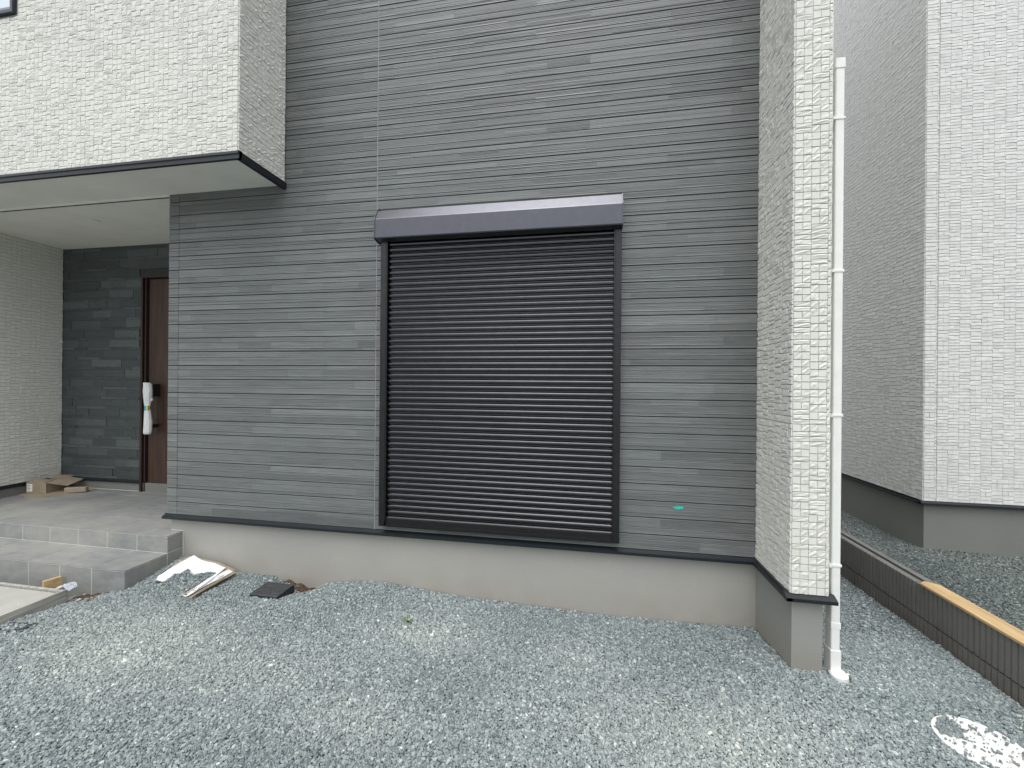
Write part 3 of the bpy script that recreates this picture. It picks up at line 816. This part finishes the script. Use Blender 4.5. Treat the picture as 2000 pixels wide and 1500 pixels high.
# soil hole next to it
so = grid_mesh('soil', -2.30, -1.99, 22, -.12, .019, 12, lambda x, y: height(x, y)+.004+.008*np.sin(60*x)*np.sin(73*y)-.02*np.exp(-((x+2.08)**2+(y+.03)**2)/.004))
tag(link('soil', so, M['soil']), kind='stuff')
so2 = grid_mesh('soil', -3.66, -3.40, 14, -.56, -.428, 8, lambda x, y: height(x, y)+.006+.006*np.sin(70*x)*np.sin(63*y))
tag(link('soil', so2, M['soil']), kind='stuff')

# paper / board sheet with gravel on it
def strip_sheet(name, A, B_, C_, D_, nx, ny, lift, mat, parent=None, curl=0.0, th=.0018):
    A, B_, C_, D_ = map(np.array, (A, B_, C_, D_)); r5 = random.Random(hash(name) % 97 if False else len(name))
    vs_, fs = [], []
    for j in range(ny+1):
        for i in range(nx+1):
            s, t = i/nx, j/ny
            p = A*(1-s)*(1-t)+D_*s*(1-t)+B_*(1-s)*t+C_*s*t
            z = float(height(p[0], p[1]))+lift+.006*math.sin(7*s+3*t)+curl*(abs(s-.5)*2)**3+curl*.8*t**3+r5.uniform(-.001, .001)
            vs_.append((p[0], p[1], z))
    m = len(vs_); vs_ += [(x, y, z-th) for x, y, z in vs_]; w = nx+1
    for j in range(ny):
        for i in range(nx):
            a = j*w+i; fs += [(a, a+1, a+w+1, a+w), (m+a, m+a+w, m+a+w+1, m+a+1)]
    for i in range(nx): fs += [(i, m+i, m+i+1, i+1), (ny*w+i, ny*w+i+1, m+ny*w+i+1, m+ny*w+i)]
    for j in range(ny): fs += [(j*w, (j+1)*w, m+(j+1)*w, m+j*w), (j*w+nx, m+j*w+nx, m+(j+1)*w+nx, (j+1)*w+nx)]
    return MB().add(vs_, fs).build(name, mat, parent, fix=False)
sheet = strip_sheet('paper_sheet', (-3.17, -.31), (-3.12, -.035), (-2.80, -.055), (-2.74, -.36), 12, 9, .012, M['paper'], curl=.016)
tag(sheet, 'torn white sheet half buried in the gravel beside the porch steps', 'sheet')
cb = strip_sheet('cardboard_backing', (-3.19, -.20), (-3.20, -.005), (-2.76, -.008), (-2.72, -.20), 12, 6, .008, M['cardboard'], curl=.006)
tag(cb, 'brown cardboard showing under the torn white sheet by the foundation', 'cardboard')
strips = [((-2.80, -.44), (-2.795, -.07), (-2.775, -.07), (-2.775, -.44), 'cardboard', .017), ((-2.785, -.43), (-2.782, -.045), (-2.742, -.045), (-2.732, -.42), 'paper', .018), ((-2.730, -.43), (-2.742, -.03), (-2.722, -.03), (-2.700, -.42), 'cardboard', .012)]
lab = {0: 'inner brown torn cardboard strip along the right edge of the white sheet', 1: 'white torn strip lying between two brown cardboard strips on the gravel', 2: 'outer brown torn cardboard strip, farthest from the porch steps'}
for i, (a, b, c_, d, m_, lf) in enumerate(strips):
    o = strip_sheet('torn_strip', a, b, c_, d, 2, 12, lf, M[m_], curl=.004); tag(o, lab[i], 'torn strip', 'torn strips by the white sheet')

# round white lid partly under gravel
LCX, LCY, LR = 1.715, -.775, .155
lid = MB(); n = 48
zc = float(height(LCX, LCY))+.006
prof_ = [(LR, -.03), (LR, .006), (LR-.004, .009), (LR-.016, .009), (LR-.020, .006), (LR-.06, .006), (.05, .008), (0.001, .008)]
vs_, fs = [], []
for r__, zz_ in prof_:
    for i in range(n): a = 2*math.pi*i/n; vs_.append((LCX+r__*math.cos(a), LCY+r__*math.sin(a), zc+zz_))
for j in range(len(prof_)-1):
    for i in range(n): fs.append((j*n+i, j*n+(i+1) % n, (j+1)*n+(i+1) % n, (j+1)*n+i))
ld = lid.add(vs_, fs).build('inspection_lid', M['lid'], fix=False)
tag(ld, 'round white plastic inspection lid, scuffed and partly covered by gravel', 'lid')

# green masking tape scraps
def scrap(name, pts, mat, label, y):
    P_ = [(x, y, z) for x, z in pts]; m = len(P_); Q_ = [(x, y-.0012-.002*(i % 2), z) for i, (x, z) in enumerate(pts)]
    o = MB().add(P_+Q_, [tuple(range(m)), tuple(range(2*m-1, m-1, -1))]+[(i, (i+1) % m, m+(i+1) % m, m+i) for i in range(m)]).build(name, mat)
    return tag(o, label, 'tape scrap')
scrap('tape_scrap', [(.594, .742), (.618, .730), (.662, .735), (.666, .742), (.660, .752), (.625, .751)], M['tape_green'], 'small bright green tape scrap stuck on the dark siding right of the shutter', -.0015)
scrap('tape_scrap', [(-.600, .480), (-.592, .478), (-.575, .455), (-.580, .455)], M['tape_dark_green'], 'tiny dark green tape scrap below the shutter bottom bar', -.0015)
scrap('tape_scrap', [(-6.035, 3.078), (-5.985, 3.080), (-5.985, 3.091), (-6.035, 3.091)], M['tape_dark_green'], 'tiny dark green tape scrap in the top corner of the entry wall', .938)

# weed
wd = MB(); r6 = random.Random(9); bx_, by_ = -1.108, -.365; bz_ = float(height(bx_, by_))
for i in range(9):
    a = r6.uniform(0, 6.28); L = r6.uniform(.06, .10); w_ = .0042; up = r6.uniform(.25, .9)
    dx, dy = math.cos(a), math.sin(a); px, py = -dy*w_, dx*w_
    p = []
    for s in (0, .35, .7, 1.0):
        q = (bx_+dx*L*s*(.7), by_+dy*L*s*.7, bz_+.006+L*up*(s-.45*s*s)*1.4); ww = (1-s)*.9+.1
        p += [(q[0]-px*ww, q[1]-py*ww, q[2]), (q[0]+px*ww, q[1]+py*ww, q[2])]
    wd.add(p, [(0, 1, 3, 2), (2, 3, 5, 4), (4, 5, 7, 6)])
wd = wd.build('weed', M['leaf'], fix=False); tag(wd, 'small green grass sprig growing out of the gravel', 'weed')

# dark plastic scrap in the gravel, lower left
r7 = random.Random(2); vs_, fs = [], []
for j in range(5):
    for i in range(9):
        x, y = -3.60+i*.022, -.93+j*.022+.03*i/8
        vs_.append((x, y, float(height(x, y))-.003+r7.uniform(0, .015)))
for j in range(4):
    for i in range(8): a = j*9+i; fs.append((a, a+1, a+10, a+9))
ds = MB().add(vs_, fs).build('plastic_scrap', M['black'], fix=False); tag(ds, 'crumpled black plastic scrap in the gravel beside the form board', 'plastic scrap')
# dry twig in the alley
def rod(mb, a, b, r, n=6):
    a, b = Vector(a), Vector(b); d = (b-a).normalized(); q = d.to_track_quat('Z', 'Y')
    ring = [q @ Vector((r*math.cos(2*math.pi*i/n), r*math.sin(2*math.pi*i/n), 0)) for i in range(n)]
    mb.add([a+v for v in ring]+[b+v*.7 for v in ring], [(i, (i+1) % n, n+(i+1) % n, n+i) for i in range(n)]+[tuple(range(n)), tuple(range(n, 2*n))])

# ================================================================== GRAVEL
def visible_mask(x, y, z, margin=.32):
    dx, dy, dz = x-0.0, y+2.8598, z-1.5549
    Z = dx*f_.x+dy*f_.y+dz*f_.z
    X = dx*r_.x+dy*r_.y+dz*r_.z; Y = dx*u_.x+dy*u_.y+dz*u_.z
    ok = Z > .2
    Zs = np.where(ok, Z, 1)
    return ok & (np.abs(793.34*X/Zs) < 1000+2000*margin) & (793.34*Y/Zs > -750-1500*margin)
def scatter(x0, x1, y0, y1, d, jitter=.9):
    X, Y = np.meshgrid(np.arange(x0, x1, d), np.arange(y0, y1, d*.866))
    X = X+(np.arange(X.shape[0]) % 2)[:, None]*d/2
    X = X.ravel()+rng.uniform(-.5, .5, X.size)*d*jitter; Y = Y.ravel()+rng.uniform(-.5, .5, Y.size)*d*jitter
    return X, Y
def excluded(x, y):
    e = (x > -3.41) & (x < 1.29) & (y > .012)
    e |= (x > 1.115) & (x < 1.276) & (y > -.432)
    e |= (x < PC+.002) & (y > LF-.002)
    e |= (x < -3.636) & (y > -4) & (y < .5)
    e |= (x > 2.134) & (x < 2.262)
    e |= (x > NX+.02) & (y > NY+.02)
    e |= (np.abs(x+2.252) < .117) & (np.abs(y+.205) < .084)
    hole = ((x+2.085)/.085)**2+((y+.03)/.07)**2 < 1
    e |= hole
    e |= (x > -2.40) & (x < -2.05) & (y > -.045) & (rng.random(x.size) < .8)
    e |= ((x+3.55)/.10)**2+((y+.455)/.045)**2 < 1
    e |= (x > PXa-.006) & (x < PXb+.006) & (y > PYa-.006) & (y < PYb+.006)
    e |= (x-1.362)**2+(y+.413)**2 < .056**2
    return e
def sheet_cover(x, y):
    """1 where the white sheet stays bare"""
    inside = (x > -3.20) & (x < -2.69) & (y > -.40) & (y < .02)
    edge = -.165+.035*np.sin(11*x)+.02*np.sin(37*x)
    top = inside & (x < -2.78) & (y > edge-.05*(x < -3.02)-(x < -3.06)*.10)
    strips_ = inside & (x > -2.80) & (y > -.40)
    leftb = inside & (x < -3.10) & (y > -.30)
    return top | strips_ | leftb
def lid_bare(x, y):
    r = np.hypot(x-LCX, y-LCY); a = np.arctan2(y-LCY, x-LCX)
    notch = (a > math.radians(100)) & (a < math.radians(170)) & (r > .055) & (r < .137)
    speck = rng.random(x.size) < .13
    return (r < LR+.001) & ~notch & ~speck
def gravel(name, regions, mat, kind_name='gravel', size=1.0, seed=0):
    xs_, ys_ = [], []
    for reg in regions:
        a, b = scatter(*reg); xs_.append(a); ys_.append(b)
    x = np.concatenate(xs_); y = np.concatenate(ys_)
    m = visible_mask(x, y, height(x, y)) & ~excluded(x, y) & ~sheet_cover(x, y) & ~lid_bare(x, y)
    x, y = x[m], y[m]; n = len(x)
    z = height(x, y)+rng.uniform(-.005, .006, n)
    z = z+.030*hstep((x+3.25)/.10)*hstep((-2.72-x)/.08)*hstep((y+.50)/.16)
    on = np.hypot(x-LCX, y-LCY) < LR; z = np.where(on, zc+.013, z)
    s = rng.lognormal(0, .28, n)*.0061*size
    s = np.clip(s, .0033, .0120*size)
    s = np.where(on & (rng.random(n) < .9) & (np.hypot(x-LCX, y-LCY) < .13), s*.62, s)
    scl = np.stack([s*rng.uniform(.9, 1.35, n), s*rng.uniform(.75, 1.05, n), s*rng.uniform(.5, .85, n)], 1)
    rot = np.stack([rng.normal(0, .65, n), rng.normal(0, .65, n), rng.uniform(0, 6.28, n)], 1)
    patch = .5+.5*np.sin(1.9*x+.8)*np.sin(2.6*y-.5)+.25*np.sin(5.3*x-3.1*y)
    dusty = .9*np.exp(-((x+2.3)**2/.9+(y+.95)**2/.12))+.8*np.exp(-((x+1.0)**2/.08+(y+1.15)**2/.03))+np.exp(-((x-.55)**2/.5+(y+.95)**2/.10))+.8*np.exp(-((x+.9)**2/.12+(y+.45)**2/.03))+.8*np.exp(-((x+2.9)**2/.3+(y+.75)**2/.10))+.6*np.exp(-((x+.05)**2/.08+(y+.5)**2/.02))
    t = .0+.90*rng.beta(1.9, 2.7, n)+.13*(patch-.5)+.20*np.clip(dusty, 0, 1)
    t = np.where(rng.random(n) < .004, .93+rng.random(n)*.07, t)
    t = np.where(on, t*.6, t)
    t = np.clip(t, 0, 1)
    me = bpy.data.meshes.new(name); me.vertices.add(n)
    me.vertices.foreach_set('co', np.stack([x, y, z], 1).astype(np.float32).ravel())
    for nm, ty, arr in (('rot', 'FLOAT_VECTOR', rot), ('scl', 'FLOAT_VECTOR', scl)):
        a = me.attributes.new(nm, ty, 'POINT'); a.data.foreach_set('vector', arr.astype(np.float32).ravel())
    a = me.attributes.new('tone', 'FLOAT', 'POINT'); a.data.foreach_set('value', t.astype(np.float32))
    dst = np.clip(dusty*.8*rng.uniform(.3, 1.3, n), 0, 1)
    a = me.attributes.new('dust', 'FLOAT', 'POINT'); a.data.foreach_set('value', dst.astype(np.float32))
    a = me.attributes.new('pick', 'INT', 'POINT'); a.data.foreach_set('value', rng.integers(0, 8, n).astype(np.int32))
    o = link(name, me, mat)
    ng = bpy.data.node_groups.new('stones', 'GeometryNodeTree')
    ng.interface.new_socket('Geometry', in_out='INPUT', socket_type='NodeSocketGeometry'); ng.interface.new_socket('Geometry', in_out='OUTPUT', socket_type='NodeSocketGeometry')
    N, L = ng.nodes, ng.links
    gi, go = N.new('NodeGroupInput'), N.new('NodeGroupOutput')
    jn = N.new('GeometryNodeJoinGeometry')
    for v in range(8):
        ic = N.new('GeometryNodeMeshIcoSphere'); ic.inputs['Radius'].default_value = 1.0; ic.inputs['Subdivisions'].default_value = 1
        sp2 = N.new('GeometryNodeSetPosition'); ps = N.new('GeometryNodeInputPosition')
        va = N.new('ShaderNodeVectorMath'); va.operation = 'ADD'; va.inputs[1].default_value = (v*7.3+seed, v*3.1, v*1.7)
        nz = N.new('ShaderNodeTexNoise'); nz.inputs['Scale'].default_value = 1.1; nz.inputs['Detail'].default_value = 1
        sb = N.new('ShaderNodeVectorMath'); sb.operation = 'SUBTRACT'; sb.inputs[1].default_value = (.5, .5, .5)
        sc_ = N.new('ShaderNodeVectorMath'); sc_.operation = 'SCALE'; sc_.inputs['Scale'].default_value = 2.2
        L.new(ps.outputs[0], va.inputs[0]); L.new(va.outputs[0], nz.inputs['Vector']); L.new(nz.outputs['Color'], sb.inputs[0]); L.new(sb.outputs[0], sc_.inputs[0])
        L.new(ic.outputs['Mesh'], sp2.inputs['Geometry']); L.new(sc_.outputs[0], sp2.inputs['Offset'])
        sm_ = N.new('GeometryNodeSetMaterial'); sm_.inputs['Material'].default_value = mat; L.new(sp2.outputs[0], sm_.inputs['Geometry'])
        gt = N.new('GeometryNodeGeometryToInstance'); L.new(sm_.outputs[0], gt.inputs[0]); L.new(gt.outputs[0], jn.inputs[0])
    ip = N.new('GeometryNodeInstanceOnPoints'); ip.inputs['Pick Instance'].default_value = True
    def na(nm, ty):
        a = N.new('GeometryNodeInputNamedAttribute'); a.data_type = ty; a.inputs['Name'].default_value = nm; return a.outputs['Attribute']
    L.new(gi.outputs[0], ip.inputs['Points']); L.new(jn.outputs[0], ip.inputs['Instance'])
    L.new(na('pick', 'INT'), ip.inputs['Instance Index']); L.new(na('scl', 'FLOAT_VECTOR'), ip.inputs['Scale'])
    er = N.new('FunctionNodeEulerToRotation'); L.new(na('rot', 'FLOAT_VECTOR'), er.inputs[0]); L.new(er.outputs[0], ip.inputs['Rotation'])
    L.new(ip.outputs[0], go.inputs[0])
    md = o.modifiers.new('stones', 'NODES'); md.node_group = ng
    tag(o, kind='stuff')
    print(name, n, 'stones')
    return o
gravel('gravel', [(-5.0, 2.2, -1.9, .02, .0086), (-4.6, 1.9, -1.9, .02, .0150), (1.28, 2.14, -.5, 1.9, .010), (1.28, 2.14, 1.9, 6.0, .0130)], M['gravel'])
gravel('gravel', [(2.25, 4.1, -1.3, 2.9, .0108), (4.1, 5.6, -1.3, 1.4, .0140), (2.25, 3.0, 2.9, 6.5, .0140)], M['gravel2'], seed=40)
